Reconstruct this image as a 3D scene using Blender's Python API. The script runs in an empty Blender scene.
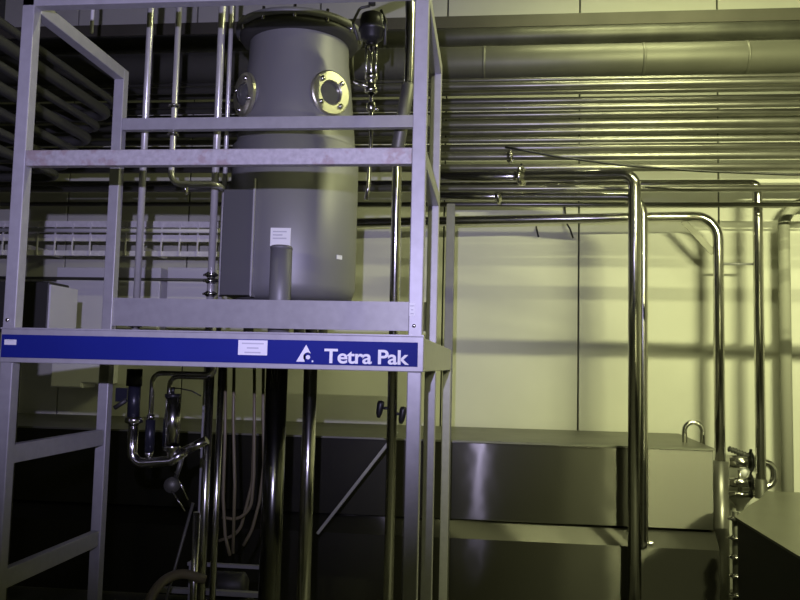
import bpy, bmesh, math, random
from mathutils import Vector, Matrix
random.seed(4)
C = bpy.context.scene.collection
S = bpy.context.scene
PI = math.pi
EYE = 1.78
# ------------------------------------------------------------------ camera
YAW, PIT, ROL, F = math.radians(6.41), math.radians(4.6), math.radians(1.32), 810.0
cy, sy = math.cos(YAW), math.sin(YAW)
FW = Vector((-sy*math.cos(PIT), cy*math.cos(PIT), math.sin(PIT)))
_r = Vector((cy, sy, 0)); _u = _r.cross(FW)
RT = math.cos(ROL)*_r + math.sin(ROL)*_u
UP = -math.sin(ROL)*_r + math.cos(ROL)*_u
EYEP = Vector((0, 0, EYE))
cam = bpy.data.cameras.new('camera'); co = bpy.data.objects.new('camera', cam); C.objects.link(co)
cam.sensor_width = 36; cam.lens = 36*F/800; cam.clip_start = .05
m = Matrix((RT, UP, -FW)).transposed().to_4x4(); m.translation = EYEP; co.matrix_world = m
S.camera = co

def at(px, py, Y):
    """measured photo position -> world point at depth Y"""
    d = RT*(px-400) + UP*(300-py) + FW*F
    return EYEP + d*(Y/d.y)
def mz(px, py, Y): return at(px, py, Y).z
def mx(px, py, Y): return at(px, py, Y).x
def sz(n, Y): return n*Y/F

# ------------------------------------------------------------------ materials
def mat(name, col, metal=0., rough=.5, noise=0., nscale=8., bump=0., aniso=0., stretch=None, spec=.5, rvar=0.):
    M = bpy.data.materials.new(name); M.use_nodes = True
    nt = M.node_tree; b = nt.nodes['Principled BSDF']
    b.inputs['Base Color'].default_value = (*col, 1); b.inputs['Metallic'].default_value = metal
    b.inputs['Roughness'].default_value = rough; b.inputs['Specular IOR Level'].default_value = spec
    if aniso:
        b.inputs['Anisotropic'].default_value = aniso; b.inputs['Anisotropic Rotation'].default_value = .25
        tn = nt.nodes.new('ShaderNodeTangent'); tn.direction_type = 'RADIAL'; tn.axis = 'Z'; nt.links.new(tn.outputs['Tangent'], b.inputs['Tangent'])
    if noise or bump or rvar:
        tc = nt.nodes.new('ShaderNodeTexCoord'); mp = nt.nodes.new('ShaderNodeMapping'); n = nt.nodes.new('ShaderNodeTexNoise')
        n.inputs['Scale'].default_value = nscale; n.inputs['Detail'].default_value = 6
        if stretch: mp.inputs['Scale'].default_value = stretch
        nt.links.new(tc.outputs['Object'], mp.inputs['Vector']); nt.links.new(mp.outputs['Vector'], n.inputs['Vector'])
        if noise:
            r = nt.nodes.new('ShaderNodeValToRGB')
            r.color_ramp.elements[0].position = .3; r.color_ramp.elements[1].position = .7
            r.color_ramp.elements[0].color = (*[c*(1-noise) for c in col], 1)
            r.color_ramp.elements[1].color = (*[min(1, c*(1+noise)) for c in col], 1)
            nt.links.new(n.outputs['Fac'], r.inputs['Fac']); nt.links.new(r.outputs['Color'], b.inputs['Base Color'])
        if rvar:
            q = nt.nodes.new('ShaderNodeMapRange'); q.inputs['To Min'].default_value = rough-rvar; q.inputs['To Max'].default_value = rough+rvar
            nt.links.new(n.outputs['Fac'], q.inputs['Value']); nt.links.new(q.outputs['Result'], b.inputs['Roughness'])
        if bump:
            bp = nt.nodes.new('ShaderNodeBump'); bp.inputs['Strength'].default_value = bump; bp.inputs['Distance'].default_value = .01
            nt.links.new(n.outputs['Fac'], bp.inputs['Height']); nt.links.new(bp.outputs['Normal'], b.inputs['Normal'])
    return M
M = {}
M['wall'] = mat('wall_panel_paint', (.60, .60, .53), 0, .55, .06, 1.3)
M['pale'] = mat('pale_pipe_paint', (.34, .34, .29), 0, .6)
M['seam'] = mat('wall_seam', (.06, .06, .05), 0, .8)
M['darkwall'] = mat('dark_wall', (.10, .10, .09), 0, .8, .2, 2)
M['floor'] = mat('concrete_floor', (.10, .10, .085), 0, .4, .25, 3, .1)
M['ceil'] = mat('ceiling_sheet', (.16, .16, .14), 0, .8, .1, 2)
M['frame'] = mat('frame_steel', (.36, .355, .37), .15, .42, .07, 22, .03)
M['scuffed'] = mat('scuffed_frame_steel', (.38, .365, .37), .15, .45, .16, 45, .03)
def scuffs(Mt, col):
    """patchy rust-pink scuffs rubbed into the paint"""
    nt = Mt.node_tree; b = nt.nodes['Principled BSDF']; src = b.inputs['Base Color'].links[0].from_socket
    tc = nt.nodes.new('ShaderNodeTexCoord'); n = nt.nodes.new('ShaderNodeTexNoise'); n.inputs['Scale'].default_value = 28; n.inputs['Detail'].default_value = 5
    n2 = nt.nodes.new('ShaderNodeTexNoise'); n2.inputs['Scale'].default_value = 3.5
    for q in (n, n2): nt.links.new(tc.outputs['Object'], q.inputs['Vector'])
    mu = nt.nodes.new('ShaderNodeMath'); mu.operation = 'MULTIPLY'; nt.links.new(n.outputs['Fac'], mu.inputs[0]); nt.links.new(n2.outputs['Fac'], mu.inputs[1])
    mr = nt.nodes.new('ShaderNodeMapRange'); mr.inputs['From Min'].default_value = .29; mr.inputs['From Max'].default_value = .36; mr.inputs['To Max'].default_value = .45; nt.links.new(mu.outputs[0], mr.inputs['Value'])
    mi = nt.nodes.new('ShaderNodeMix'); mi.data_type = 'RGBA'; mi.inputs[7].default_value = (*col, 1)
    nt.links.new(mr.outputs['Result'], mi.inputs[0]); nt.links.new(src, mi.inputs[6]); nt.links.new(mi.outputs[2], b.inputs['Base Color'])
scuffs(M['scuffed'], (.26, .16, .15))
M['steel'] = mat('polished_steel', (.58, .57, .54), 1, .20, .06, 14, 0, rvar=.05)
M['darksteel'] = mat('dark_polished_steel', (.16, .16, .15), 1, .2, rvar=.03)
M['satin'] = mat('satin_pipe_steel', (.66, .65, .64), .5, .28, .06, 14)
M['rack'] = mat('rack_pipe_steel', (.27, .265, .24), .8, .33, .12, 5, 0, rvar=.06)
M['duct'] = mat('box_duct_paint', (.085, .08, .06), .1, .6, .15, 3)
M['clad'] = mat('insulation_cladding', (.17, .17, .14), .45, .5, .12, 3, .06)
M['dull'] = mat('dull_pipe', (.13, .13, .11), .6, .5, .2, 5)
M['vessel'] = mat('satin_vessel_steel', (.22, .22, .223), .3, .5, .05, 3, 0, stretch=(1, 1, .15))
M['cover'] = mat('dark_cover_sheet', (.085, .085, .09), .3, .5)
M['tank'] = mat('brushed_tank_steel', (.27, .265, .245), 1, .15, .05, 2.2, .03, aniso=1.)
def brushed(Mt, col):
    """horizontally brushed sheet steel: reflections stretch up and down"""
    nt = Mt.node_tree; N = nt.nodes.new; L = nt.links.new
    out = nt.nodes['Material Output']
    tn = N('ShaderNodeTangent'); tn.direction_type = 'RADIAL'; tn.axis = 'Z'
    tc = N('ShaderNodeTexCoord'); n = N('ShaderNodeTexNoise'); n.inputs['Scale'].default_value = 5; n.inputs['Detail'].default_value = 1
    L(tc.outputs['Object'], n.inputs['Vector'])
    bp = N('ShaderNodeBump'); bp.inputs['Strength'].default_value = .35; bp.inputs['Distance'].default_value = .003; L(n.outputs['Fac'], bp.inputs['Height'])
    g = []
    for r, a in ((.24, .84), (.50, .3)):
        b = N('ShaderNodeBsdfAnisotropic'); b.inputs['Color'].default_value = (*col, 1); b.inputs['Roughness'].default_value = r; b.inputs['Anisotropy'].default_value = a
        L(tn.outputs['Tangent'], b.inputs['Tangent']); L(bp.outputs['Normal'], b.inputs['Normal']); g.append(b)
    mx_ = N('ShaderNodeMixShader'); mx_.inputs[0].default_value = .4; L(g[0].outputs[0], mx_.inputs[1]); L(g[1].outputs[0], mx_.inputs[2])
    L(mx_.outputs[0], out.inputs['Surface'])
brushed(M['tank'], (.105, .103, .09))
M['tanktop'] = mat('tank_top_steel', (.20, .20, .17), .8, .45, .1, 6)
M['dark'] = mat('dark_steel', (.07, .07, .065), .5, .5)
M['black'] = mat('black_plastic', (.012, .012, .013), 0, .4)
M['bluebk'] = mat('dark_blue_plastic', (.016, .017, .028), 0, .35)
M['blue'] = mat('blue_sign_enamel', (.010, .018, .19), 0, .6, .06, 4, spec=.12)
M['white'] = mat('white_lettering', (.82, .82, .84), 0, .5)
M['label'] = mat('paper_label', (.78, .78, .80), 0, .6)
M['ink'] = mat('label_ink', (.5, .5, .55), 0, .7)
M['ring_lamp_tint'] = mat('sight_glass_ring', (.66, .65, .50), .9, .30)  # greenish lamp tint put into the ring's colour
M['glass'] = mat('sight_glass', (.10, .10, .10), .3, .12)
M['hose'] = mat('tan_hose', (.15, .13, .075), 0, .4)
M['sheet'] = mat('white_sheet', (.84, .83, .85), 0, .5)
M['tray'] = mat('galvanised_tray', (.85, .83, .84), 0, .4, .1, 20)
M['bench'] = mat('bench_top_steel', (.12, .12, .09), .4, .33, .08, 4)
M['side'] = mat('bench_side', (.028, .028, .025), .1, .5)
M['tube'] = bpy.data.materials.new('lamp_tube'); M['tube'].use_nodes = True
_b = M['tube'].node_tree.nodes['Principled BSDF']; _b.inputs['Emission Color'].default_value = (.95, 1, .6, 1); _b.inputs['Emission Strength'].default_value = 6

# ------------------------------------------------------------------ mesh helpers
class MB:
    def __init__(s): s.bm = bmesh.new(); s.mi = 0
    def _n(s, n0):
        s.bm.faces.ensure_lookup_table()
        for f in s.bm.faces[n0:]: f.material_index = s.mi
    def box(s, a, b, bev=0.):
        n0 = len(s.bm.faces)
        x0, y0, z0 = [min(p, q) for p, q in zip(a, b)]; x1, y1, z1 = [max(p, q) for p, q in zip(a, b)]
        v = [s.bm.verts.new(p) for p in ((x0,y0,z0),(x1,y0,z0),(x1,y1,z0),(x0,y1,z0),(x0,y0,z1),(x1,y0,z1),(x1,y1,z1),(x0,y1,z1))]
        fs = [s.bm.faces.new([v[i] for i in q]) for q in ((0,3,2,1),(4,5,6,7),(0,1,5,4),(1,2,6,5),(2,3,7,6),(3,0,4,7))]
        if bev:
            es = {e for f in fs for e in f.edges}
            bmesh.ops.bevel(s.bm, geom=list(es), offset=bev, segments=2, affect='EDGES', profile=.5)
        s._n(n0); return s
    def bar(s, p, q, w, h, up=(0,0,1)):
        """rectangular bar from p to q, w wide, h high"""
        n0 = len(s.bm.faces)
        p, q = Vector(p), Vector(q); t = (q-p).normalized(); sd = t.cross(Vector(up))
        if sd.length < 1e-4: sd = Vector((1,0,0))
        sd.normalize(); u = sd.cross(t)
        r = []
        for c in (p, q): r.append([s.bm.verts.new(c+sd*a*w/2+u*b*h/2) for a, b in ((-1,-1),(1,-1),(1,1),(-1,1))])
        for i in range(4): s.bm.faces.new((r[0][i], r[0][(i+1)%4], r[1][(i+1)%4], r[1][i]))
        s.bm.faces.new(r[0][::-1]); s.bm.faces.new(r[1]); s._n(n0); return s
    def sweep(s, pts, r, n=16, cap=True):
        n0 = len(s.bm.faces)
        pts = [Vector(p) for p in pts]
        rr = r if isinstance(r, (list, tuple)) else [r]*len(pts)
        t0 = (pts[1]-pts[0]).normalized(); a = t0.orthogonal().normalized(); rings = []
        for i, p in enumerate(pts):
            t = (pts[min(i+1, len(pts)-1)]-pts[max(i-1, 0)]).normalized()
            a = (a - t*a.dot(t)).normalized(); b = t.cross(a)
            rings.append([s.bm.verts.new(p+(a*math.cos(2*PI*k/n)+b*math.sin(2*PI*k/n))*rr[i]) for k in range(n)])
        for i in range(len(rings)-1):
            for k in range(n):
                f = s.bm.faces.new((rings[i][k], rings[i][(k+1)%n], rings[i+1][(k+1)%n], rings[i+1][k])); f.smooth = True
        if cap:
            s.bm.faces.new(rings[0][::-1]); s.bm.faces.new(rings[-1])
        s._n(n0); return s
    def cyl(s, p, q, r, n=20): return s.sweep([p, q], r, n)
    def lathe(s, prof, c, ax=(0,0,1), n=48, smooth=True):
        """prof: (radius, height) list about axis ax through c"""
        n0 = len(s.bm.faces)
        ax = Vector(ax).normalized(); a = ax.orthogonal().normalized(); b = ax.cross(a); c = Vector(c); rings = []
        for r, h in prof:
            if r < 1e-5: rings.append([s.bm.verts.new(c+ax*h)])
            else: rings.append([s.bm.verts.new(c+ax*h+(a*math.cos(2*PI*k/n)+b*math.sin(2*PI*k/n))*r) for k in range(n)])
        for i in range(len(rings)-1):
            A, B = rings[i], rings[i+1]
            if len(A) == 1 and len(B) == 1: continue
            for k in range(n):
                if len(A) == 1: f = s.bm.faces.new((A[0], B[(k+1)%n], B[k]))
                elif len(B) == 1: f = s.bm.faces.new((A[k], A[(k+1)%n], B[0]))
                else: f = s.bm.faces.new((A[k], A[(k+1)%n], B[(k+1)%n], B[k]))
                f.smooth = smooth
        s._n(n0); return s
    def prism(s, poly, z0, z1):
        n0 = len(s.bm.faces)
        a = [s.bm.verts.new((x, y, z0)) for x, y in poly]; b = [s.bm.verts.new((x, y, z1)) for x, y in poly]
        s.bm.faces.new(a[::-1]); s.bm.faces.new(b)
        for i in range(len(poly)):
            j = (i+1) % len(poly); s.bm.faces.new((a[i], a[j], b[j], b[i]))
        s._n(n0); return s
    def build(s, name, mt, parent=None, bevel=0.):
        bmesh.ops.recalc_face_normals(s.bm, faces=s.bm.faces[:])
        me = bpy.data.meshes.new(name); s.bm.to_mesh(me); s.bm.free()
        for x in (mt if isinstance(mt, (list, tuple)) else [mt]): me.materials.append(M[x])
        o = bpy.data.objects.new(name, me); C.objects.link(o)
        if parent:
            o.parent = parent; o.matrix_parent_inverse = root_inv(parent)
        if bevel:
            md = o.modifiers.new('bevel', 'BEVEL'); md.width = bevel; md.segments = 2; md.limit_method = 'ANGLE'
        return o
def world_of(o):
    return world_of(o.parent) @ o.matrix_parent_inverse @ Matrix.Translation(o.location) if o.parent else Matrix.Translation(o.location)
def root_inv(o): return world_of(o).inverted()
def tag(o, label, cat, group=None, kind=None):
    if label: o['label'] = label
    if cat: o['category'] = cat
    if group: o['group'] = group
    if kind: o['kind'] = kind
    return o
def empty(name, loc, label, cat, group=None):
    o = bpy.data.objects.new(name, None); C.objects.link(o); o.location = loc; o.empty_display_size = .1
    return tag(o, label, cat, group)
def struct(name, b, mt):
    o = b.build(name, mt); o['kind'] = 'structure'; return o
def fillet(pts, R, n=8):
    pts = [Vector(p) for p in pts]; out = [pts[0]]
    for i in range(1, len(pts)-1):
        a, b, c = pts[i-1], pts[i], pts[i+1]
        u, v = (a-b).normalized(), (c-b).normalized(); ang = u.angle(v)
        if ang > PI-.02: out.append(b); continue
        d = min(R/math.tan(ang/2), (a-b).length*.49, (c-b).length*.49); rr = d*math.tan(ang/2)
        ctr = b+(u+v).normalized()*(rr/math.sin(ang/2)); s0, s1 = b+u*d-ctr, b+v*d-ctr
        th = s0.angle(s1)
        for k in range(n+1):
            t = k/n; out.append(ctr+(s0*math.sin((1-t)*th)+s1*math.sin(t*th))/math.sin(th))
    out.append(pts[-1]); return out
def clamp_mb(p, ax, r, w=None):
    """tri-clamp: two ferrules, a ring and a wing nut"""
    w = w or r*.5; ax = Vector(ax).normalized(); b = MB()
    b.lathe([(r*1.02, -w*1.6), (r*1.5, -w*.8), (r*1.8, -w*.55), (r*1.9, 0), (r*1.8, w*.55), (r*1.5, w*.8), (r*1.02, w*1.6)], p, ax, 24)
    s = ax.cross(Vector((0, 1, 0)));  s = s.normalized() if s.length > .1 else Vector((1, 0, 0))
    b.cyl(Vector(p)+s*r*1.4, Vector(p)+s*r*2.2, r*.28, 8)
    return b
def pipe(name, label, pts, r, mt='steel', bend=.1, clamps=(), group=None, cat='pipe', cm='steel', extra=None, n=16):
    path = fillet(pts, bend)
    if not clamps and not extra:
        o = MB().sweep(path, r, n).build(name, mt); return tag(o, label, cat, group)
    e = empty(name, path[-1], label, cat, group)
    MB().sweep(path, r, n).build('pipe_run', mt, e)
    for p, ax in clamps: clamp_mb(p, ax, r).build('clamp', cm, e)
    if extra: extra(e)
    return e

# ------------------------------------------------------------------ room
XL, XR, YF, YW, ZC = -4.7, 6.2, -4.5, 7.1, 5.4
struct('floor', MB().box((XL-.2, YF-.2, -.1), (XR+.2, YW+.2, 0)), 'floor')
struct('ceiling', MB().box((XL-.2, YF-.2, ZC), (XR+.2, YW+.2, ZC+.1)), 'ceil')
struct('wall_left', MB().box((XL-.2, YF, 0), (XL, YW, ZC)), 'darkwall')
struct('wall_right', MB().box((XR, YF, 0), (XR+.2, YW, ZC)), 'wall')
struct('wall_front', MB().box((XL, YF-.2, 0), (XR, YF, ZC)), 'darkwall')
b = MB(); b.mi = 1; b.box((XL, YW+.03, 0), (XR, YW+.2, ZC)); b.mi = 0
s1, s2 = mx(580, 8, YW), mx(717, 8, YW); dx = s2-s1
k = -6; g = .007
while True:
    xa, xb = s1+k*dx+g, s1+(k+1)*dx-g; k += 1
    if xb < XL: continue
    if xa > XR: break
    b.box((max(xa, XL), YW, 0), (min(xb, XR), YW+.03, ZC), .004)
struct('wall_back', b, ['wall', 'seam'])

# ------------------------------------------------------------------ lamps
def lamp(x, y, z, e, L=1.5, col=(.98, 1., .50), label=None, aim=None, spread=180, sy=.07):
    r = empty('tube_light', (x, y, ZC), label, 'ceiling light', 'tube lights on the ceiling')
    MB().box((x-L/2-.05, y-.09, z+.03), (x+L/2+.05, y+.09, z+.1), .01).build('housing', 'sheet', r)
    MB().cyl((x-L/2, y, z+.008), (x+L/2, y, z+.008), .018).build('tube', 'tube', r)
    for s in (-1, 1): MB().cyl((x+s*L*.35, y, z+.1), (x+s*L*.35, y, ZC), .01, 8).build('hanger', 'dark', r)
    l = bpy.data.lights.new('tube_glow', 'AREA'); l.shape = 'RECTANGLE'; l.size = L; l.size_y = sy; l.energy = e; l.color = col; l.spread = math.radians(spread)
    o = bpy.data.objects.new('tube_glow', l); C.objects.link(o); o.location = (x, y, z-.03)
    if aim: o.rotation_euler = (Vector(aim)-o.location).to_track_quat('-Z', 'Y').to_euler()
lamp(3.65, -3.0, EYE+2.55, 86, 2.6, label='unseen tube light behind the viewer on the right, beam narrowed to the back wall', aim=(3.3, 7.1, EYE+.9), spread=56, sy=.025)  # beam narrowed to light the wall and keep off the platform; no louvres
lamp(2.1, 3.9, EYE+3.2, 100, 2.2, label='long tube light hung above the upright pipes on the right')
lamp(1.2, 6.0, ZC-.12, 20, 1.8, label='tube light added under the ceiling to brighten the top of the back wall')  # added lamp, lifts the wall strip above the box duct
lamp(-3.0, -2.8, ZC-.4, 10, 1.2, label='tube light far behind the viewer on the left')
sp = bpy.data.lights.new('hand_torch', 'SPOT'); sp.energy = 550; sp.color = (.645, .59, 1.0); sp.spot_size = math.radians(64); sp.spot_blend = 1.0; sp.shadow_soft_size = .014
so = bpy.data.objects.new('hand_torch', sp); C.objects.link(so); so.location = (-.13, -.05, EYE+.37)
tgt = at(232, 150, 3.5); so.rotation_euler = (tgt-so.location).to_track_quat('-Z', 'Y').to_euler()
W = bpy.data.worlds.new('world'); S.world = W; W.use_nodes = True
W.node_tree.nodes['Background'].inputs[0].default_value = (.5, .55, .35, 1); W.node_tree.nodes['Background'].inputs[1].default_value = .05

# ------------------------------------------------------------------ platform
YA, YB, YC = 3.2, 4.07, 5.7
PW = .056
xl = mx(19.5, 150, YA); xr = mx(419, 150, YA)
zt = mz(60, -6, YA); zbeam = mz(60, 5, YA)
ft, fb = mz(200, 332.5, YA), mz(200, 366.8, YA)
P = empty('platform', ((xl+xr)/2, (YA+YC)/2, 0), 'grey steel machine platform with handrails and a blue sign along its front edge', 'platform')
def post(x, y, z0, z1): MB().box((x-PW/2, y, z0), (x+PW/2, y+PW, z1)).build('post', 'frame', P, .004)
post(xl, YA, fb, zt+.0); post(xr, YA, fb, zt)
zi = mz(118, 66, YB)
post(xl, YB, ft, zt); post(xr, YB, ft, zt)
for x in (xl, xr):
    for y in (YA, YB, YC-PW): 
        MB().box((x-PW/2, y, 0.01), (x+PW/2, y+PW, fb)).build('leg', 'frame', P, .004)
        MB().box((x-.06, y-.03, 0), (x+.06, y+PW+.03, .012)).build('foot_plate', 'frame', P)
MB().box((xl-PW/2, YA, zt-(zt-zbeam)), (xr+PW/2, YA+PW, zt)).build('top_beam', 'frame', P, .004)
for x in (xl, xr): MB().box((x-PW/2, YA+PW, zt-.062), (x+PW/2, YB, zt)).build('top_beam', 'frame', P, .004)
r0, r1 = mz(200, 164.8, YA), mz(200, 148.8, YA)
MB().box((xl+PW/2, YA, r0), (xr-PW/2, YA+PW*.8, r1)).build('handrail', 'scuffed', P, .004)
MB().box((xr-PW/2, YA+PW, r0), (xr+PW/2, YB, r1)).build('handrail', 'frame', P, .004)
q0, q1 = mz(250, 128.5, YB), mz(250, 116.5, YB)
MB().box((xl+PW/2, YB, q0), (xr-PW/2, YB+PW*.8, q1)).build('handrail', 'frame', P, .004)
MB().box((xl+PW/2, YB+.01, mz(250, 328, YB)), (xr-PW/2, YB+.02, mz(250, 299.5, YB))).build('kick_plate', 'frame', P)
# perimeter beams + deck
MB().box((xl-PW/2, YA-.006, fb), (xr+PW/2+.008, YA+PW, ft)).build('edge_beam', 'frame', P, .003)
for x in (xl, xr): MB().box((x-PW/2, YA+PW, fb), (x+PW/2, YC, ft)).build('edge_beam', 'frame', P, .003)
MB().box((xl+PW/2, YC-PW, fb), (xr-PW/2, YC, ft)).build('edge_beam', 'frame', P, .003)
b = MB()
n = 26
for i in range(n):
    x = xl+PW/2+(xr-xl-PW)*(i+.5)/n; b.box((x-.024, YA+PW, ft-.035), (x+.024, YC-PW, ft-.005))
b.build('deck_grating', 'dark', P)
# lip on top of the front beam
MB().box((xl-PW/2, YA-.012, ft), (xr+PW/2+.008, YA+.02, ft+.006)).build('beam_lip', 'frame', P)
# ladder braces under the left side
for (ya, yb_) in ((457, 435), (577, 541)):
    z = (mz(15, ya, YA+PW)+mz(103, yb_, YB))/2
    MB().box((xl-.02, YA+PW, z-.04), (xl+.02, YB, z+.04)).build('side_brace', 'frame', P, .004)
# sign
sx0, sx1 = mx(3, 345, YA), mx(418, 350, YA); sz0, sz1 = mz(200, 361.8, YA), mz(200, 338.3, YA)
sx0 = max(sx0, xl-PW/2+.004)
SG = MB().box((sx0, YA-.012, sz0), (sx1, YA-.006, sz1)).build('sign_panel', 'blue', P); SG['label'] = 'long blue sign panel with white lettering'
def text_part(name, txt, x, z, size, mt, parent, ext=.0015, off=.0, sx=1., yy=YA-.0135):
    cu = bpy.data.curves.new(name, 'FONT'); cu.body = txt; cu.size = size; cu.extrude = ext; cu.offset = off; cu.space_character = .95
    t = bpy.data.objects.new(name, cu); C.objects.link(t)
    bpy.context.view_layer.update()
    me = bpy.data.meshes.new_from_object(t.evaluated_get(bpy.context.evaluated_depsgraph_get()))
    bpy.data.objects.remove(t, do_unlink=True)
    xs = [v.co.x for v in me.vertices]; w = max(xs)-min(xs); x0 = min(xs)
    for v in me.vertices:
        a, c_, d = v.co.x-x0, v.co.y, v.co.z
        v.co = (x+a*sx, yy+d, z+c_)
    me.materials.clear(); me.materials.append(M[mt]); o = bpy.data.objects.new(name, me); C.objects.link(o)
    o.parent = parent; o.matrix_parent_inverse = root_inv(parent); return w*sx
xa, xb = mx(325, 356, YA), mx(409.5, 358, YA); zb = mz(367, 363.6, YA); cap_h = mz(367, 349.6, YA)-zb
size = cap_h/.70
w = text_part('lettering', 'Tetra Pak', xa, zb, size, 'white', SG, off=size*.02)
o = [c for c in C.objects if c.name.startswith('lettering')][-1]
for v in o.data.vertices: v.co.x = xa+(v.co.x-xa)*(xb-xa)/w
# triangle emblem: triangle with a round bite and a dot in it
tx0, tx1 = mx(297, 361, YA), mx(312.5, 361, YA); tz0, tz1 = mz(305, 361.8, YA), mz(305, 344.8, YA)
apx = mx(307, 345, YA)
bm_ = MB(); cxx, czz, cr = mx(308.5, 357, YA), mz(308.5, 357, YA), sz(4.6, YA)
y0, y1 = YA-.0145, YA-.012
# bitten triangle outline traced counter-clockwise
R_ = (tx1, tz0+.012)
poly = [(tx0, tz0)]
a0 = math.radians(228); 
pts_b = []
for i in range(13):
    a = math.radians(232 - i*(232-48)/12); pts_b.append((cxx+cr*math.cos(a), czz+cr*math.sin(a)))
poly += pts_b + [(apx, tz1)]
poly[1] = (poly[1][0], tz0)
v0 = [bm_.bm.verts.new((x, y0, z)) for x, z in poly]; v1 = [bm_.bm.verts.new((x, y1, z)) for x, z in poly]
bm_.bm.faces.new(v0); bm_.bm.faces.new(v1[::-1])
for i in range(len(poly)):
    j = (i+1) % len(poly); bm_.bm.faces.new((v0[i], v0[j], v1[j], v1[i]))
bmesh.ops.triangulate(bm_.bm, faces=bm_.bm.faces[:])
bm_.cyl((cxx+.001, y0, czz-.001), (cxx+.001, y1, czz-.001), sz(2.2, YA), 20)
bm_.box((mx(312.5, 361, YA), y0, tz0-.001), (mx(314, 361, YA), y1, tz0+.006))
bm_.build('emblem', 'white', SG)
def sticker(x0, y0_, x1, y1_, Y, parent, lines=3, nm='label_sticker', yoff=0.):
    a, c_ = at(x0, y0_, Y), at(x1, y1_, Y)
    s = MB().box((a.x, Y-.0015-yoff, c_.z), (c_.x, Y-yoff, a.z)).build(nm, 'label', parent)
    b = MB(); h = a.z-c_.z; w = c_.x-a.x
    for i in range(lines):
        z = a.z-h*(.22+.6*i/max(1, lines-1)); ww = w*(.75 if i != 1 else .4)
        if i == lines-1: ww = w*.55
        b.box(((a.x+c_.x)/2-ww/2, Y-.0022-yoff, z-h*.05), ((a.x+c_.x)/2+ww/2, Y-.0014-yoff, z+h*.04))
    b.build('print', 'ink', s); return s
sticker(239.5, 340, 268, 355.5, YA, SG, 3, yoff=.0125)
sticker(6.5, 339.5, 18, 345, YA, SG, 1, yoff=.0125)
sticker(409.5, 303, 415, 316, YA, P, 3, yoff=.001)
# bolts on the right post and left post bases
for px, py in ((414, 326), (8, 320)):
    c_ = at(px, py, YA); MB().lathe([(0, .008), (.007, .008), (.008, 0)], c_, (0, -1, 0), 12).build('bolt', 'steel', P)
# diagonal brace under the back
bp0, bp1 = at(397, 432, YC+.03), at(318, 533, YC+.03)
bp0.x = min(bp0.x, xr)
MB().bar(bp0, bp1, .02, .055, up=(0, 1, 0)).build('diagonal_brace', 'frame', P)
# rear upright beyond the rail
xx = mx(445.5, 250, 5.15)
tag(MB().box((xx-.03, YC+.01, 0), (xx+.03, YC+.06, mz(446, 188, 5.2))).build('upright_channel', 'dull'), 'dull olive upright channel just behind the right edge of the platform', 'upright')

# ------------------------------------------------------------------ vessel
YV = 4.66
vc = Vector((mx(296, 160, YV), YV, 0))
fr = YV-.373
def vz(py, Y=fr, px=298): return mz(px, py, Y)
zbot, zsh, zcone, zn = vz(297.5), vz(286), vz(133), vz(28, YV-.285)
V = empty('process_vessel', (vc.x, vc.y, ft), 'tall satin steel vessel with two round sight glasses standing on the platform', 'vessel')
R0, R1 = .374, .296
b = MB().lathe([(0, zbot-.04), (.2, zbot-.03), (R0-.06, zbot), (R0-.02, zbot+.02), (R0, zsh+.02), (R0, zcone-.004), (R0-.012, zcone+.002), (R0-.022, zcone+.02),
    (R0-.026, zcone+.06), (R1+.022, zcone+(zn-zcone)*.6), (R1+.004, zcone+(zn-zcone)*.82), (R1, zn), (R1, zn+.05), (0, zn+.05)], vc, n=96).build('body', 'vessel', V)
b = MB().lathe([(R1+.002, zn-.004), (R1+.05, zn+.012), (R1+.062, zn+.03), (R1+.062, zn+.05), (R1, zn+.055)], vc, n=72).build('gasket_ring', 'dark', V)
zl = zn+.055
MB().lathe([(R1, zl), (R1+.085, zl), (R1+.085, zl+.03), (R1+.02, zl+.035), (R1*.6, zl+.12), (0, zl+.17)], vc, n=72).build('lid', 'vessel', V)
for k in range(12):
    a = 2*PI*k/12+.15; c_ = vc+Vector((math.cos(a)*(R1+.065), math.sin(a)*(R1+.065), zl-.022))
    MB().cyl(c_, c_+Vector((0, 0, .075)), .009, 8).build('lid_bolt', 'steel', V)
for a in (30, 150, 270):
    a = math.radians(a+25); c_ = vc+Vector((math.cos(a)*.26, math.sin(a)*.26, 0))
    MB().cyl(c_+Vector((0, 0, ft-.004)), c_+Vector((0, 0, zbot+.01)), .03).build('leg', 'vessel', V)
# sight glasses
zs = vz(89, YV-.28); rs = R1+(R0-R1)*.42
for phi in (math.radians(45), math.radians(-47)):
    d = Vector((math.sin(phi), -math.cos(phi), -.04)).normalized(); c_ = vc+Vector((0, 0, zs))+d*(rs-.02)
    sgl = MB().lathe([(.105, -.02), (.105, .028)], c_, d, 40).build('sight_glass_neck', 'vessel', V)
    MB().lathe([(.066, .03), (.122, .028), (.127, .032), (.127, .048), (.120, .054), (.072, .054), (.066, .048), (.066, .03)], c_, d, 48, smooth=False).build('clamp_ring', 'ring_lamp_tint', sgl)
    if phi > 0: MB().lathe([(0, .034), (.068, .034)], c_, d, 32).build('glass', 'glass', sgl)
    else: MB().lathe([(0, .085), (.03, .08), (.055, .066), (.068, .045)], c_, d, 32).build('glass', 'glass', sgl)
    a_ = d.orthogonal().normalized(); b_ = d.cross(a_)
    for k in range(4):
        t = k*PI/2+.15; e = c_+a_*math.cos(t)*.092+b_*math.sin(t)*.092
        MB().lathe([(.014, .052), (.014, .066), (0, .068)], e, d, 8).build('ring_bolt', 'steel', sgl)
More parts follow.
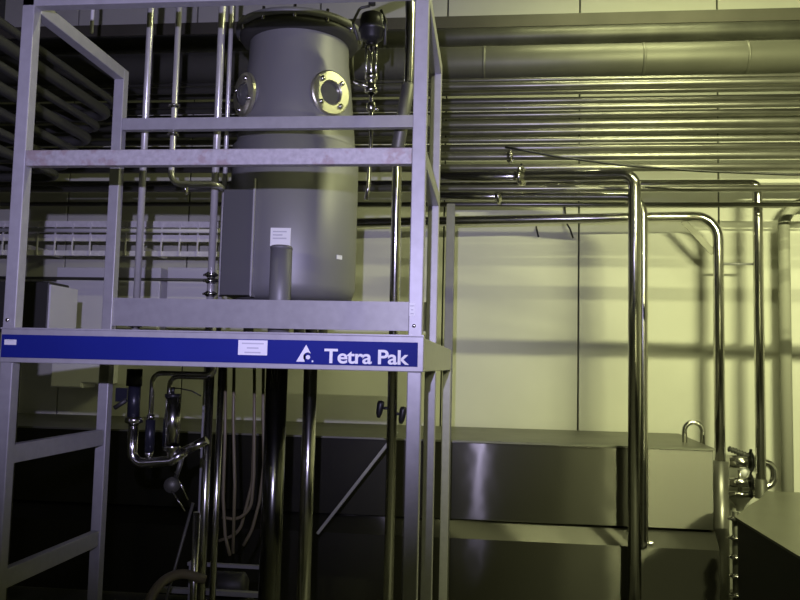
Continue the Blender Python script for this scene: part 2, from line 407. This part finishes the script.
# flat side cover on the left of the vessel
ax0, ax1 = mx(223.5, 240, fr+.03), mx(253.5, 240, fr+.03)
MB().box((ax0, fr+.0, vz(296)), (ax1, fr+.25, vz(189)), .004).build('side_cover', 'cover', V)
MB().box((ax1, fr-.004, vz(297)), (ax1+.008, fr+.1, vz(178))).build('cover_edge_strip', 'frame', V)
MB().box((ax0-.006, fr+.0, vz(296)), (ax0, fr+.1, vz(207))).build('cover_edge_strip', 'frame', V)
def vface(px, py, w, h, nm, mt, lines=0):
    c_ = at(px, py, fr)
    for _ in range(8): c_ = at(px, py, YV-math.sqrt(max(0, (R0+.002)**2-(c_.x-vc.x)**2)))
    ang = math.asin((c_.x-vc.x)/R0)
    s = MB().box((-w/2, -.001, -h/2), (w/2, .012, h/2)); 
    bmesh.ops.transform(s.bm, matrix=Matrix.Translation(c_) @ Matrix.Rotation(ang, 4, 'Z'), verts=s.bm.verts[:])
    o = s.build(nm, mt, V)
    if lines:
        q = MB()
        for i in range(lines): q.box((-w*.38, -.0018, h*(.3-.55*i/max(1, lines))-h*.04), (w*(.3-.2*(i % 2)), -.0008, h*(.3-.55*i/max(1, lines))+h*.03))
        bmesh.ops.transform(q.bm, matrix=Matrix.Translation(c_) @ Matrix.Rotation(ang, 4, 'Z'), verts=q.bm.verts[:])
        q.build('print', 'ink', o)
vface(280.5, 237, sz(21, fr), sz(19, fr), 'label_sticker', 'label', 3)
vface(339.5, 257.3, sz(8, fr), sz(4.5, fr), 'label_sticker', 'label', 1)
# tall tube in front of the vessel, from its lower half through the deck to the floor
yl = fr-.07
c_ = at(279.5, 300, yl); rr = sz(11, yl)
e = empty('support_tube', (c_.x, yl, 0), 'thick grey capped tube rising in front of the steel vessel and down through the deck', 'tube')
MB().cyl((c_.x, yl, ft-.02), (c_.x, yl, mz(279, 247, yl)), rr, 32).build('tube_wall', 'vessel', e)
MB().cyl((c_.x, yl, .01), (c_.x, yl, ft-.02), rr, 32).build('polished_lower_tube', 'darksteel', e)['label'] = 'polished dark lower tube'
MB().lathe([(rr*1.03, -.01), (rr*1.03, 0), (rr*.9, .006), (0, .008)], (c_.x, yl, mz(279, 247, yl)), n=32).build('end_cap', 'vessel', e)
MB().lathe([(rr*1.7, 0), (rr*1.7, .012), (rr, .014)], (c_.x, yl, 0), n=32).build('foot_flange', 'vessel', e)

# ------------------------------------------------------------------ upright pipes in the platform
def vpipe(px, py, Y, r_px, label, z0=0., z1=ZC, mt='steel', cl=(), name='upright_pipe'):
    x = mx(px, py, Y)
    return pipe(name, label, [(x, Y, z0), (x, Y, z1)], sz(r_px, Y), mt, clamps=[((x, Y, mz(px, c, Y)), (0, 0, 1)) for c in cl])
vpipe(144, 150, 4.20, 3.6, 'slim upright steel pipe, first one right of the inner left platform post', z0=ft, cl=(326,), mt='satin')
x2 = mx(172.5, 150, 4.2)
e = pipe('upright_pipe', 'slim steel pipe with two clamps that bends right below the front handrail',
     [(x2, 4.2, ZC), (x2, 4.2, mz(172, 184, 4.2)), (mx(217, 186, 4.2), 4.2, mz(172, 184, 4.2)-.004), (mx(217, 186, 4.2), 4.28, mz(172, 184, 4.2)-.004)], sz(3.1, 4.2), 'satin', .06,
     clamps=[((x2, 4.2, mz(173, 106, 4.2)), (0, 0, 1)), ((x2, 4.2, mz(173, 134, 4.2)), (0, 0, 1))])
vpipe(213.5, 220, 4.35, 3.8, 'upright steel pipe left of the vessel with fittings at deck height', z0=ft, cl=(275, 281, 294), mt='satin')
vpipe(226, 150, 4.42, 2.4, 'thinnest upright steel pipe running up beside the left side of the vessel', z0=ft, mt='satin')
vpipe(310, 390, 4.60, 7, 'upright steel pipe coming down from the underside of the vessel', z1=zbot-.035)
# right pipe with elbow and fat hose section
Y3 = 4.25
p_ = [at(345, -32, Y3), at(409, -32, Y3), at(410.5, 20, Y3), at(408.5, 84, Y3), at(397.5, 150, Y3)]
xv = mx(397.5, 220, Y3)
p_ = [Vector((p.x, Y3, p.z)) for p in p_] + [Vector((xv, Y3, 0))]
p_[0] = Vector((p_[0].x, Y3+.35, p_[0].z))
def sleeve(e):
    a, c_ = p_[3].lerp(p_[2], .02), p_[4].lerp(p_[3], -.02)
    MB().sweep([a, a.lerp(c_, .05), a.lerp(c_, .95), c_], [sz(4.5, Y3), sz(7, Y3), sz(7, Y3), sz(4.5, Y3)]).build('hose_sleeve', 'dull', e)['label'] = 'fat grey hose section'
    for px, py in ((380, 408), (402.5, 414)):
        h = at(px, py, Y3); h.y = Y3
        hb = MB().lathe([(0, .04), (.016, .036), (.02, .02), (.016, -.03), (.009, -.05), (0, -.052)], h, (.15, 0, 1), 16)
        hb.cyl(h, (xv, Y3, h.z), .008, 10); hb.build('valve_knob', 'black', e)
pipe('elbow_pipe', 'steel pipe with a top elbow and fat grey hose section right of the vessel', p_, sz(5, Y3), 'steel', .09, extra=sleeve)

# valve assembly right of the vessel
YQ = 4.3
e = empty('control_valve', at(371, 110, YQ), 'dark control valve with open yoke hanging right of the vessel neck', 'valve')
q = lambda px, py, dy=0: Vector((mx(px, py, YQ), YQ+dy, mz(px, py, YQ)))
b = MB(); c_ = q(372, 30); 
b.lathe([(0, .10), (.03, .10), (.06, .085), (.068, .05), (.068, .01), (.075, .006), (.075, -.006), (.066, -.012), (.06, -.05), (.03, -.075), (0, -.075)], c_, n=24); b.build('actuator', 'black', e)
MB().cyl(q(372, 5), q(372, -12), .02).build('air_nipple', 'dark', e)
MB().sweep(fillet([q(358, 40), q(353, 22), q(360, 8), q(370, 6)], .03), .008, 8).build('air_line', 'dark', e)
MB().sweep(fillet([q(381, 10), q(386, 22), q(385, 45)], .03), .008, 8).build('air_line', 'dark', e)
for px in (366.2, 376): MB().cyl(q(px, 45), q(px, 78), .006, 8).build('yoke_rod', 'steel', e)
MB().cyl(q(371.3, 40), q(371.3, 84), .007, 8).build('stem', 'steel', e)
MB().lathe([(.036, 0), (.036, .018), (.02, .02)], q(371.3, 48), n=20).build('yoke_collar', 'steel', e)
MB().lathe([(.02, .028), (.036, .025), (.036, 0), (.026, -.004), (.026, -.05), (.035, -.055), (.035, -.075), (.02, -.08)], q(371.3, 79), n=20).build('body', 'steel', e)
MB().lathe([(.012, .03), (.024, .02), (.026, 0), (.024, -.018), (.012, -.03)], q(371, 107), n=20).build('union', 'steel', e)
MB().cyl(q(373, 107), q(378, 110), .008, 8).build('grub_nut', 'steel', e)
MB().sweep(fillet([q(371, 84), q(371, 140), q(368.5, 185), q(366, 200)], .05), .011, 12).build('tail_pipe', 'steel', e)
MB().cyl(q(354, 81), q(370, 88), .012, 12).build('side_branch', 'steel', e)

# ------------------------------------------------------------------ rack pipes along the back wall
def rackpipe(y, thick, Y, label, mt='rack', joints=(), x0=XL, x1=XR, name='steel_pipe', px=600):
    z = mz(px, y, Y); r = sz(thick/2, Y)
    def mk(p): return (Vector((mx(p, y, Y), Y, z)), (1, 0, 0))
    return pipe(name, label, [(x0, Y, z), (x1, Y, z)], r, mt, clamps=[mk(j) for j in joints], group='pipes along the back wall', n=20)
z0, z1 = mz(600, 24.5, 6.75), mz(600, 12.5, 6.75)
tag(MB().box((XL, 6.75, z0), (XR, YW-.002, z1)).build('box_duct', 'duct'), 'flat box duct, topmost run along the back wall', 'duct')
rackpipe(34.5, 18, 6.6, 'dark thick pipe directly under the flat box duct', 'dull', name='thick_pipe')
# big clad duct with seam bands
Yd = 6.35; zd = mz(600, 61, Yd); rd = sz(16.5, Yd)
e = empty('insulated_duct', (2, Yd, zd), 'widest round metal-clad insulated duct along the back wall', 'duct')
MB().cyl((XL, Yd, zd), (XR, Yd, zd), rd, 48).build('cladding', 'clad', e)
for px in (230, 355, 484, 642, 745, 850):
    x = mx(px, 61, Yd); MB().lathe([(rd, -.012), (rd+.004, -.01), (rd+.004, .01), (rd, .012)], (x, Yd, zd), (1, 0, 0), 48).build('seam_band', 'clad', e)
ordn = ['first', 'second', 'third', 'fourth', 'fifth', 'sixth', 'seventh', 'eighth', 'ninth', 'tenth', 'eleventh', 'twelfth', 'thirteenth', 'fourteenth']
rows = [(78.5, 4, 6.2, ()), (84.5, 7.5, 5.95, ()), (91, 6, 6.35, ()), (100, 7, 6.5, ()), (106.5, 6, 6.1, ()), (114, 7, 6.5, ()),
        (123.5, 8, 5.95, ()), (131, 6.5, 6.3, ()), (139.5, 6, 6.0, ()), (147.5, 8, 6.4, ()), (156, 8, 5.95, (510,)), (167.5, 8, 6.4, ()), (188.5, 6.5, 6.2, (187,)), (204.5, 4.5, 6.55, ())]
for i, (y, t, Y, j) in enumerate(rows):
    rackpipe(y, t, Y, f'slim horizontal steel pipe along the back wall, {ordn[i]} below the wide insulated duct', joints=j)

# pipes with elbows on the right
def dn(px, Y): return mx(px, 400, Y)
YP = 5.95
xA = mx(634.5, 400, YP); zA = mz(600, 174.5, YP)
def footA(e):
    MB().lathe([(sz(7.5, YP), 0), (sz(7.5, YP), .10), (sz(6, YP), .105)], (xA, YP, 0), n=24).build('foot_sleeve', 'black', e)
pipe('drop_pipe', 'thickest bent steel pipe, dropping to the floor in front of the long tank', [at(440, 177, 6.33), at(515, 176.5, 6.33), (xA, YP, zA), (xA, YP, 0)], sz(6.2, YP), 'steel', .10,
     clamps=[(at(515, 176.5, 6.33).lerp(Vector((xA, YP, zA)), .06), (1, -.4, 0))], extra=footA)
YQ2 = 6.06; xB = mx(643, 400, YQ2); zB = mz(560, 197, YQ2)
def tapB(e):
    c_ = Vector((xB, YQ2, mz(645, 543, YQ2))); MB().cyl(c_, c_+Vector((.05, -.01, 0)), .014, 12).build('drain_tap', 'steel', e)
    MB().lathe([(.02, -.012), (.02, .012)], c_+Vector((.05, -.01, 0)), (1, 0, 0), 12).build('tap_cap', 'steel', e)
pipe('drop_pipe', 'bent steel pipe running close behind the thickest drop pipe and ending at a tap', [at(440, 196, 6.3), at(497, 196.5, 6.3), (xB, YQ2, zB), (xB, YQ2, mz(645, 546, YQ2)), (xB, 6.16, mz(645, 546, YQ2)-.01)], sz(4.6, YQ2), 'steel', .14,
     clamps=[(at(499, 196.5, 6.29), (1, -.2, 0))], extra=tapB)
YP = 6.78; xC = mx(719.5, 400, YP); zC = mz(690, 215.8, YP); zC0 = zC-.045*(xC-XL)/2.0
def gussC(e):
    a, c_ = Vector((mx(683, 221, YP), YP, zC-.04)), Vector((xC-.035, YP, mz(712, 253, YP)))
    MB().bar(a, c_, .05, .006, up=(0, 1, 0)).build('gusset_strip', 'dull', e)
    MB().cyl((xC, YP, .01), (xC, YP, mz(719, 461, YP)), sz(7.8, YP), 28).build('sleeve', 'rack', e)
    MB().lathe([(.09, 0), (.09, .012)], (xC, YP, 0), n=24).build('foot_flange', 'steel', e)
    z = mz(740, 264, YP); MB().cyl((xC, YP, z), (mx(756, 264, YP), YP, z), .011, 10).build('tie_rod', 'frame', e)
pipe('drop_pipe', 'bent steel pipe with a diagonal brace at its elbow, entering a sleeve beside the tank', [(XL+.06, YP, zC0), (xC, YP, zC), (xC, YP, mz(719, 470, YP))], sz(5, YP), 'steel', .19, extra=gussC)
YD = 6.75; xD = mx(760, 400, YD); zD = mz(740, 184, YD)
def endD(e): MB().lathe([(sz(5.6, YD), 0), (sz(5.6, YD), .14), (sz(4.5, YD), .15)], (xD, YD, mz(758, 498, YD)), n=20).build('end_sleeve', 'dull', e)
pipe('drop_pipe', 'rightmost drop pipe with a tight elbow, ending above the dark bench', [(XL, YD, zD), (xD, YD, zD), (xD, YD, mz(758, 497, YD))], sz(4.6, YD), 'steel', .05, extra=endD)
YE = 6.95; zE = mz(800, 203, YE)
pipe('drop_pipe', 'pale pipe curving in from the right edge and down close to the back wall', [(XR, YE, zE), (mx(784, 250, YE), YE, zE), (mx(784, 250, YE), YE, 0)], sz(5.5, YE), 'pale', .2)
# sagging cable
pts = [at(505, 147, 5.80), at(525, 150.5, 5.80), at(560, 157, 5.80), at(620, 165, 5.80), at(700, 171, 5.80), at(790, 174.5, 5.80), at(900, 174, 5.80)]
tag(MB().sweep(fillet(pts, .5), .009, 8).build('cable', 'black'), 'thin black cable sagging across the pipes at the right', 'cable')
for pp, lb in (([(565, 203), (566, 222), (570, 229), (573, 238)], 'longer dark wire end hanging on the pale wall below the pipes'), ([(536.5, 226), (537, 231), (538.5, 237)], 'short dark wire end hanging on the pale wall left of the longer one')):
    pts = [at(a, c_, 7.05) for a, c_ in pp]; pts[0].y = 7.09
    tag(MB().sweep(pts, .008, 8).build('wire_end', 'black'), lb, 'wire')

# side bundle near the left, running towards the back wall
for i, (px, py, t) in enumerate([(0, 42, .10), (0, 66, .07), (0, 22, .07), (0, 88, .09), (0, 112, .07), (0, 132, .06), (0, 150, .07)]):
    c_ = at(px, py, 3.9); ye = 5.30-.13*[1, 2, 0, 3, 4, 5, 6][i]
    tag(MB().sweep(fillet([(c_.x, YF+.002, c_.z), (c_.x, ye, c_.z), (XL+.002, ye, c_.z)], .12), t*.36, 18).build('overhead_pipe', 'dark'), f'dark overhead pipe running front to back at the upper left, {["second","third","topmost","fourth","fifth","sixth","lowest"][i]} of the bundle', 'pipe', 'overhead pipes at the upper left')
# unseen pipe added overhead; its shadow makes the band on the back wall
tag(MB().cyl((1.2, 1.0, EYE+1.59), (XR-.002, 1.0, EYE+1.59), .026, 20).build('shadow_band_pipe', 'dull'), 'unseen slim pipe added overhead to cast a shadow band on the back wall', 'pipe')
# cable tray at left on the wall
YT = 6.5
xa, xb = mx(-20, 240, YT), mx(300, 240, YT)
e = empty('cable_tray', ((xa+xb)/2, YT, mz(100, 254, YT)), 'pale wall-mounted cable tray with upright rungs behind the left of the platform', 'cable tray')
for (ya, yb_) in ((221, 227), (234.5, 241), (250.5, 255.5)):
    MB().box((xa, YT, mz(75, yb_, YT)), (xb, YT+.03, mz(75, ya, YT))).build('tray_rail', 'tray', e)
zt0, zt1 = mz(75, 255, YT), mz(75, 223, YT)
for i in range(18):
    x = xa+.05+i*.158
    if x < xb: MB().box((x, YT-.01, zt0), (x+.012, YT, zt1)).build('rung', 'tray', e)
for x in (xa+.4, (xa+xb)/2, xb-.4): MB().box((x, YT+.03, zt0+.05), (x+.03, YW, zt0+.09)).build('bracket', 'tray', e)
z = mz(75, 230.5, YT-.04)
tag(MB().cyl((xa, YT-.045, z), (xb, YT-.045, z), .018).build('conduit', 'sheet'), 'pale conduit strapped along the front of the cable tray at the left', 'conduit')
z = mz(75, 278.5, 6.8)
tag(MB().cyl((XL, 6.8, z), (mx(300, 278, 6.8), 6.8, z), .013).build('conduit', 'dull'), 'thin olive conduit under the cable tray, crossing the white wall cabinets', 'conduit')
# white cabinets below
for (x0, x1, y1, lb) in ((56, 81, 388, 'narrow white wall cabinet seen low at the left, left one of the pair'), (85, 104, 384, 'narrow white wall cabinet, right one of the pair behind the inner platform post'), (118, 157, 330, 'white wall cabinet seen behind the slim upright pipe at the left'), (167, 207, 330, 'white wall cabinet seen between the two bent and upright pipes')):
    a, c_ = at(x0, 267, 6.84), at(x1, y1, 6.84)
    e = empty('wall_cabinet', ((a.x+c_.x)/2, YW, c_.z), lb, 'cabinet', 'white cabinets on the back wall')
    MB().box((a.x, 6.86, c_.z), (c_.x, YW, a.z), .004).build('body', 'sheet', e)
    MB().box((a.x+.01, 6.85, c_.z+.01), (c_.x-.01, 6.862, a.z-.01), .003).build('door', 'sheet', e)
# dark control box at the far left
a, c_ = at(18, 278, 4.9), at(47, 329, 4.9)
e = empty('control_box', ((a.x+c_.x)/2, 5, 0), 'dark control box on a post seen behind the front left platform post', 'control box')
MB().box((a.x-.3, 4.9, c_.z-.02), (c_.x, 5.15, a.z-.02), .01).build('box', 'dark', e)
MB().box((a.x-.1, 5.0, 0), (a.x-.04, 5.06, c_.z-.02)).build('stand', 'dark', e)
MB().box((c_.x, 4.9, c_.z), (c_.x+.012, 5.24, a.z-.04)).build('side_panel', 'sheet', e)

# ------------------------------------------------------------------ long steel tank
YT0 = 6.20
tx0, tx1 = XL+.3, mx(714, 500, YT0)
zt = mz(455, 442, YT0); zs = mz(455, 520.5, YT0); zc = mz(455, 538, YT0-.09)
T = empty('long_tank', ((tx0+tx1)/2, 6.3, 0), 'long low brushed steel tank in front of the back wall', 'tank')
MB().box((tx0, YT0, zs+.008), (tx1, YW-.08, zt), .006).build('upper_body', 'tank', T)
# lid: slightly hipped
b = MB(); 
ins = .10
v = [b.bm.verts.new(p) for p in ((tx0, YT0-.012, zt), (tx1+.012, YT0-.012, zt), (tx1+.012, YW-.07, zt), (tx0, YW-.07, zt), (tx0, YT0-.012, zt+.014), (tx1+.012, YT0-.012, zt+.014), (tx1-ins*.6, YW-.07, zt+.055), (tx0, YW-.07, zt+.055))]
for f in ((0,3,2,1),(4,5,6,7),(0,1,5,4),(1,2,6,5),(2,3,7,6),(3,0,4,7)): b.bm.faces.new([v[i] for i in f])
b.build('lid', 'tanktop', T)
b = MB(); v = []
for x in (tx0, tx1+.01):
    v.append([b.bm.verts.new(p) for p in ((x, YT0+.02, zs), (x, YT0-.10, zc), (x, YT0-.10, .0), (x, YW-.1, 0), (x, YW-.1, zs))])
for i in range(5): b.bm.faces.new((v[0][i], v[0][(i+1)%5], v[1][(i+1)%5], v[1][i]))
b.bm.faces.new(v[0]); b.bm.faces.new(v[1][::-1]); b.build('lower_body', 'tank', T)
c_ = at(693.5, 431, YT0+.3); rr = sz(8.5, YT0+.3)
arc = [c_+Vector((rr*math.cos(a), 0, rr*1.0*math.sin(a))) for a in [PI*k/12 for k in range(13)]]
arc = [Vector((arc[0].x-.003, c_.y, zt+.005))]+arc+[Vector((arc[-1].x+.003, c_.y, zt+.005))]
MB().sweep(arc, sz(2.4, YT0+.3), 12).build('lifting_eye', 'steel', T)

# pipe outlets at the right end of the tank
YO = 6.9
e = empty('outlet_manifold', at(733, 500, YO), 'cluster of short clamped pipe stubs with a loop at the right tank end', 'pipe manifold')
q = lambda px, py, dy=0: Vector((mx(px, py, YO), YO+dy, mz(px, py, YO)))
for y, r in ((461.5, 6.2), (482, 5.0), (494, 2.6)):
    a, c_ = q(728, y), q(755, y+.6); s_ = MB().cyl(a, c_, sz(r, YO), 24).build('stub', 'steel', e)
    for px in (751,): clamp_mb(q(px, y), (1, 0, 0), sz(r, YO)*.85, .008).build('clamp', 'black', s_)
MB().sweep(fillet([q(753, 462), q(774, 463), q(774, 487), q(753, 486)], .085), sz(3.6, YO), 14).build('return_loop', 'steel', e)
pts = [q(728+i*1.0, 448.5+i*.36) for i in range(26)]
MB().sweep(pts, [sz(2.9 if i % 3 else 1.7, YO) for i in range(26)], 10).build('corrugated_hose', 'dark', e)
MB().lathe([(0, .035), (.02, .03), (.033, 0), (.02, -.03), (0, -.035)], q(744, 472), (1, 0, 0), 20).build('float_bulb', 'sheet', e)
MB().cyl(q(740, 495), q(740, 470), .02, 12).build('riser', 'steel', e)
MB().lathe([(.10, .0), (.05, -.06), (.03, -.09), (.03, -.12)], q(740, 496), n=24).build('funnel', 'clad', e)
x = mx(736, 560, 5.9)
e = pipe('clamped_pipe', 'short upright pipe with a row of shiny clamps between the sleeve and the dark bench', [(x, 5.9, 0), (x, 5.9, mz(735, 512, 5.9))], sz(3.2, 5.9), 'dull',
     clamps=[((x, 5.9, mz(736, y, 5.9)), (0, 0, 1)) for y in (519, 538, 557, 576, 595)])

# dark-sided bench at the lower right
zb_ = EYE-.75
def onz(px, py):
    d = RT*(px-400) + UP*(300-py) + FW*F; t = (zb_-EYE)/d.z; p = EYEP+d*t; return (p.x, p.y)
pl = [onz(735, 517), onz(748, 506), onz(762, 497), onz(766, 491)]
xe = onz(735, 517)[0]; yk = pl[3][1]
poly = [(xe, 1.6), (3.4, 1.6), (3.4, yk), pl[3], pl[2], pl[1], (xe, pl[0][1])]
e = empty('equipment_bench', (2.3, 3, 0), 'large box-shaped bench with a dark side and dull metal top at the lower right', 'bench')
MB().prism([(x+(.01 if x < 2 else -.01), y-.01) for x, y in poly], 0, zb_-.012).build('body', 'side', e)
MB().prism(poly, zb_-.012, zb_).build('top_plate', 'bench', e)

# ------------------------------------------------------------------ valves and hoses under the deck
YU = 4.25
q = lambda px, py, dy=0: Vector((mx(px, py, YU), YU+dy, mz(px, py, YU)))
u = lambda n_: sz(n_, YU)
def vert(px, ya, yb_, r, dy=0):
    a = q(px, (ya+yb_)/2, dy); return Vector((a.x, a.y, mz(px, ya, a.y))), Vector((a.x, a.y, mz(px, yb_, a.y)))
e = empty('diaphragm_valve', q(134, 465), 'steel valve with a dark actuator under the deck, leftmost of the valves', 'valve')
a, c_ = vert(134.5, 369, 386, 6); MB().cyl(a, c_, u(8), 20).build('top_cap', 'black', e)
a, c_ = vert(134, 386, 418, 5); MB().cyl(a, c_, u(6.3), 20).build('actuator', 'bluebk', e)
a = q(134, 420); MB().lathe([(u(6), .02), (u(9), .012), (u(9.3), 0), (u(9), -.012), (u(6), -.02)], a, n=28).build('clamp', 'steel', e)
a, c_ = vert(133, 421, 450, 5); z_ = q(133, 464).z
MB().sweep(fillet([a, Vector((a.x, YU, z_)), q(172, 461), q(184, 452)], .06), u(5.2), 16).build('body', 'steel', e)
MB().cyl(q(125, 400, .02), q(113, 408, .02), u(2.5), 10).build('positioner_arm', 'dark', e)
MB().box(q(114, 388, .02), q(125, 402, .06)).build('positioner', 'bluebk', e)
for (px, yb_, x_to, yt, dy, lb) in ((150, 454, 212, 373, .02, 'slim dark pipe arching right under the deck, left one of the pair'), (162.5, 450, 209, 376.5, .09, 'slim dark pipe arching right under the deck, right one of the pair')):
    a = q(px-.8, 418, dy)
    pt = [Vector((a.x, YU+dy, q(px, yb_-6).z)), Vector((a.x, YU+dy, q(px, yt).z)), Vector((q(x_to, 371, dy).x, YU+dy, q(px, yt).z)), Vector((q(x_to, 371, dy).x, YU+dy, ft-.1))]
    def ex(e2, a=a, px=px, yb_=yb_, dy=dy):
        MB().cyl(Vector((a.x, YU+dy, q(px, 420).z)), Vector((a.x, YU+dy, q(px, yb_-2).z)), u(5.0), 16).build('check_valve', 'bluebk', e2)
        MB().lathe([(u(2.5), .014), (u(4), .01), (u(4), -.01), (u(2.5), -.014)], Vector((a.x, YU+dy, q(px, 417).z)), n=16).build('coupling', 'steel', e2)
        MB().lathe([(u(2.5), .014), (u(4.4), .01), (u(4.4), -.01), (u(2.5), -.02)], Vector((a.x, YU+dy, q(px, yb_).z)), n=16).build('coupling', 'steel', e2)
    pipe('arched_pipe', lb, pt, u(2.6), 'steel', .05, extra=ex)
e = empty('actuator_valve', q(173, 460), 'stainless cylinder valve with black cap and thin cable under the deck', 'valve')
a, c_ = vert(172.5, 397, 446, 8); MB().cyl(a, c_, u(7.8), 28).build('cylinder', 'steel', e)
a, c_ = vert(173, 394, 397.5, 8); MB().cyl(a, c_, u(8.2), 28).build('cap', 'black', e)
a, c_ = vert(173, 387, 394, 2); MB().cyl(a, c_, u(1.8), 10).build('cable_gland', 'black', e)
MB().sweep(fillet([q(173, 388), q(180, 388.5), q(192, 391), q(201, 396)], .05), u(.7), 8).build('cable', 'black', e)
a, c_ = vert(172, 446, 460, 5); MB().lathe([(u(8), 0), (u(8.5), -.01), (u(5), -.03), (u(5), -.06)], a, n=24).build('body', 'steel', e)
MB().cyl(q(183, 452), q(207, 440), u(4.5), 16).build('outlet', 'steel', e)
e = empty('butterfly_valve', q(172, 486), 'small round valve with two thin rods hanging below the valve cluster', 'valve')
MB().lathe([(0, -.02), (u(8), -.018), (u(8), .018), (0, .02)], q(172, 485), (.3, -1, .1), 28).build('disc_body', 'dull', e)
MB().cyl(q(177, 471, -.03), q(190, 499, -.03), u(.8), 8).build('rod', 'steel', e)
MB().cyl(q(174, 490, -.03), q(187, 510, -.03), u(.8), 8).build('rod', 'steel', e)
MB().cyl(q(176, 478), q(182, 458), u(2.5), 10).build('neck', 'dull', e)
MBr = lambda p, q_, r, nm, mt, lb, cat='rod': tag(MB().cyl(p, q_, r, 10).build(nm, mt), lb, cat)
t_ = q(193, 503); bt = q(166, 600); MBr(t_, bt + (bt-t_)*((bt.z)/(t_.z-bt.z)), u(1.6), 'leaning_rod', 'dull', 'thin dark rod leaning down to the left under the deck')
for px, ya, yb_, r, dy, lb in ((202, 366, 470, 4.6, .1, 'dull upright pipe under the deck right of the stainless cylinder valve'), (211.5, 366, 448, 3.4, .14, 'narrow upright pipe second right of the stainless cylinder valve'), (195, 512, 600, 3.6, 0, 'short upright pipe with a bright streak low under the deck')):
    a, c_ = vert(px, ya, yb_, r, dy); c_.z = 0
    tag(MB().cyl(a, c_, u(r), 16).build('upright_pipe', 'steel'), lb, 'pipe')
H = [[(219, 366), (219, 440), (217, 500), (219, 540), (224, 560)], [(225, 366), (224.5, 420), (226, 490), (224, 560)],
     [(243, 366), (243.5, 430), (243, 480), (240, 515), (226, 527), (210, 524)], [(250, 366), (250, 420), (251, 470), (246, 510), (238, 540), (229, 556)], [(238, 366), (238, 430), (236, 490), (222, 545), (200, 553)]]
HL = ['leftmost tan hose hanging under the deck', 'tan hose hanging second from the left under the deck', 'tan hose curling left in a low loop under the deck', 'rightmost tan hose bulging out before it drops lower', 'tan hose sweeping far to the lower left under the deck']
for i, h in enumerate(H):
    dy = .1+.05*i; pts = fillet([q(a, c_, dy) for a, c_ in h], .25, 6); pts[0].z = ft-.04
    tag(MB().sweep(pts, u(1.7), 10).build('hose', 'hose'), HL[i], 'hose', 'hoses under the deck')
# small skid carrying the hoses
e = empty('pump_skid', q(220, 600), 'low steel skid frame with a pump on the floor under the deck', 'pump skid')
ys = YU+.2
za, zb2 = mz(220, 565, ys), mz(220, 592, ys)
xa, xb = mx(188, 565, ys), mx(264, 565, ys)
MB().box((xa, ys-.01, za-.01), (xb, ys+.015, za+.008)).build('top_bar', 'frame', e)
MB().box((xa-.15, ys-.02, zb2-.015), (xb, ys+.02, zb2+.01)).build('lower_bar', 'frame', e)
for x in (xa, xb-.03): MB().box((x, ys+.016, 0), (x+.03, ys+.045, za+.008)).build('leg', 'frame', e)
MB().lathe([(0, 0), (.06, .01), (.075, .04), (.075, .2), (.05, .22), (0, .22)], (xa+.06, ys+.2, za-.16), (1, 0, .0), 24).build('pump_motor', 'dark', e)
MB().box((xa+.06, ys+.12, 0), (xa+.3, ys+.28, za-.225)).build('motor_base', 'dark', e)
pts = [at(150, 597, 4.0), at(163, 580, 4.1), at(182, 572, 4.2), at(205, 580, 4.25)]
pts = [Vector((at(128, 612, 3.9).x, 3.9, .03))]+pts
tag(MB().sweep(fillet(pts, .2), .025, 12).build('floor_hose', 'hose'), 'thick tan hose rising from the floor at the lower left', 'hose')
# hanging rod at upper left
a, c_ = at(93, 5, 4.6), at(92.5, 33, 4.6)
tag(MB().cyl((a.x, 4.6, ZC), (a.x, 4.6, c_.z), .011, 8).build('ceiling_rod', 'sheet'), 'thin pale rod hanging from the ceiling at the upper left', 'rod')

# ------------------------------------------------------------------ colour management
vs = S.view_settings; vs.view_transform = 'Standard'; vs.look = 'None'; vs.gamma = 1; vs.use_curve_mapping = False; vs.exposure = 0.15
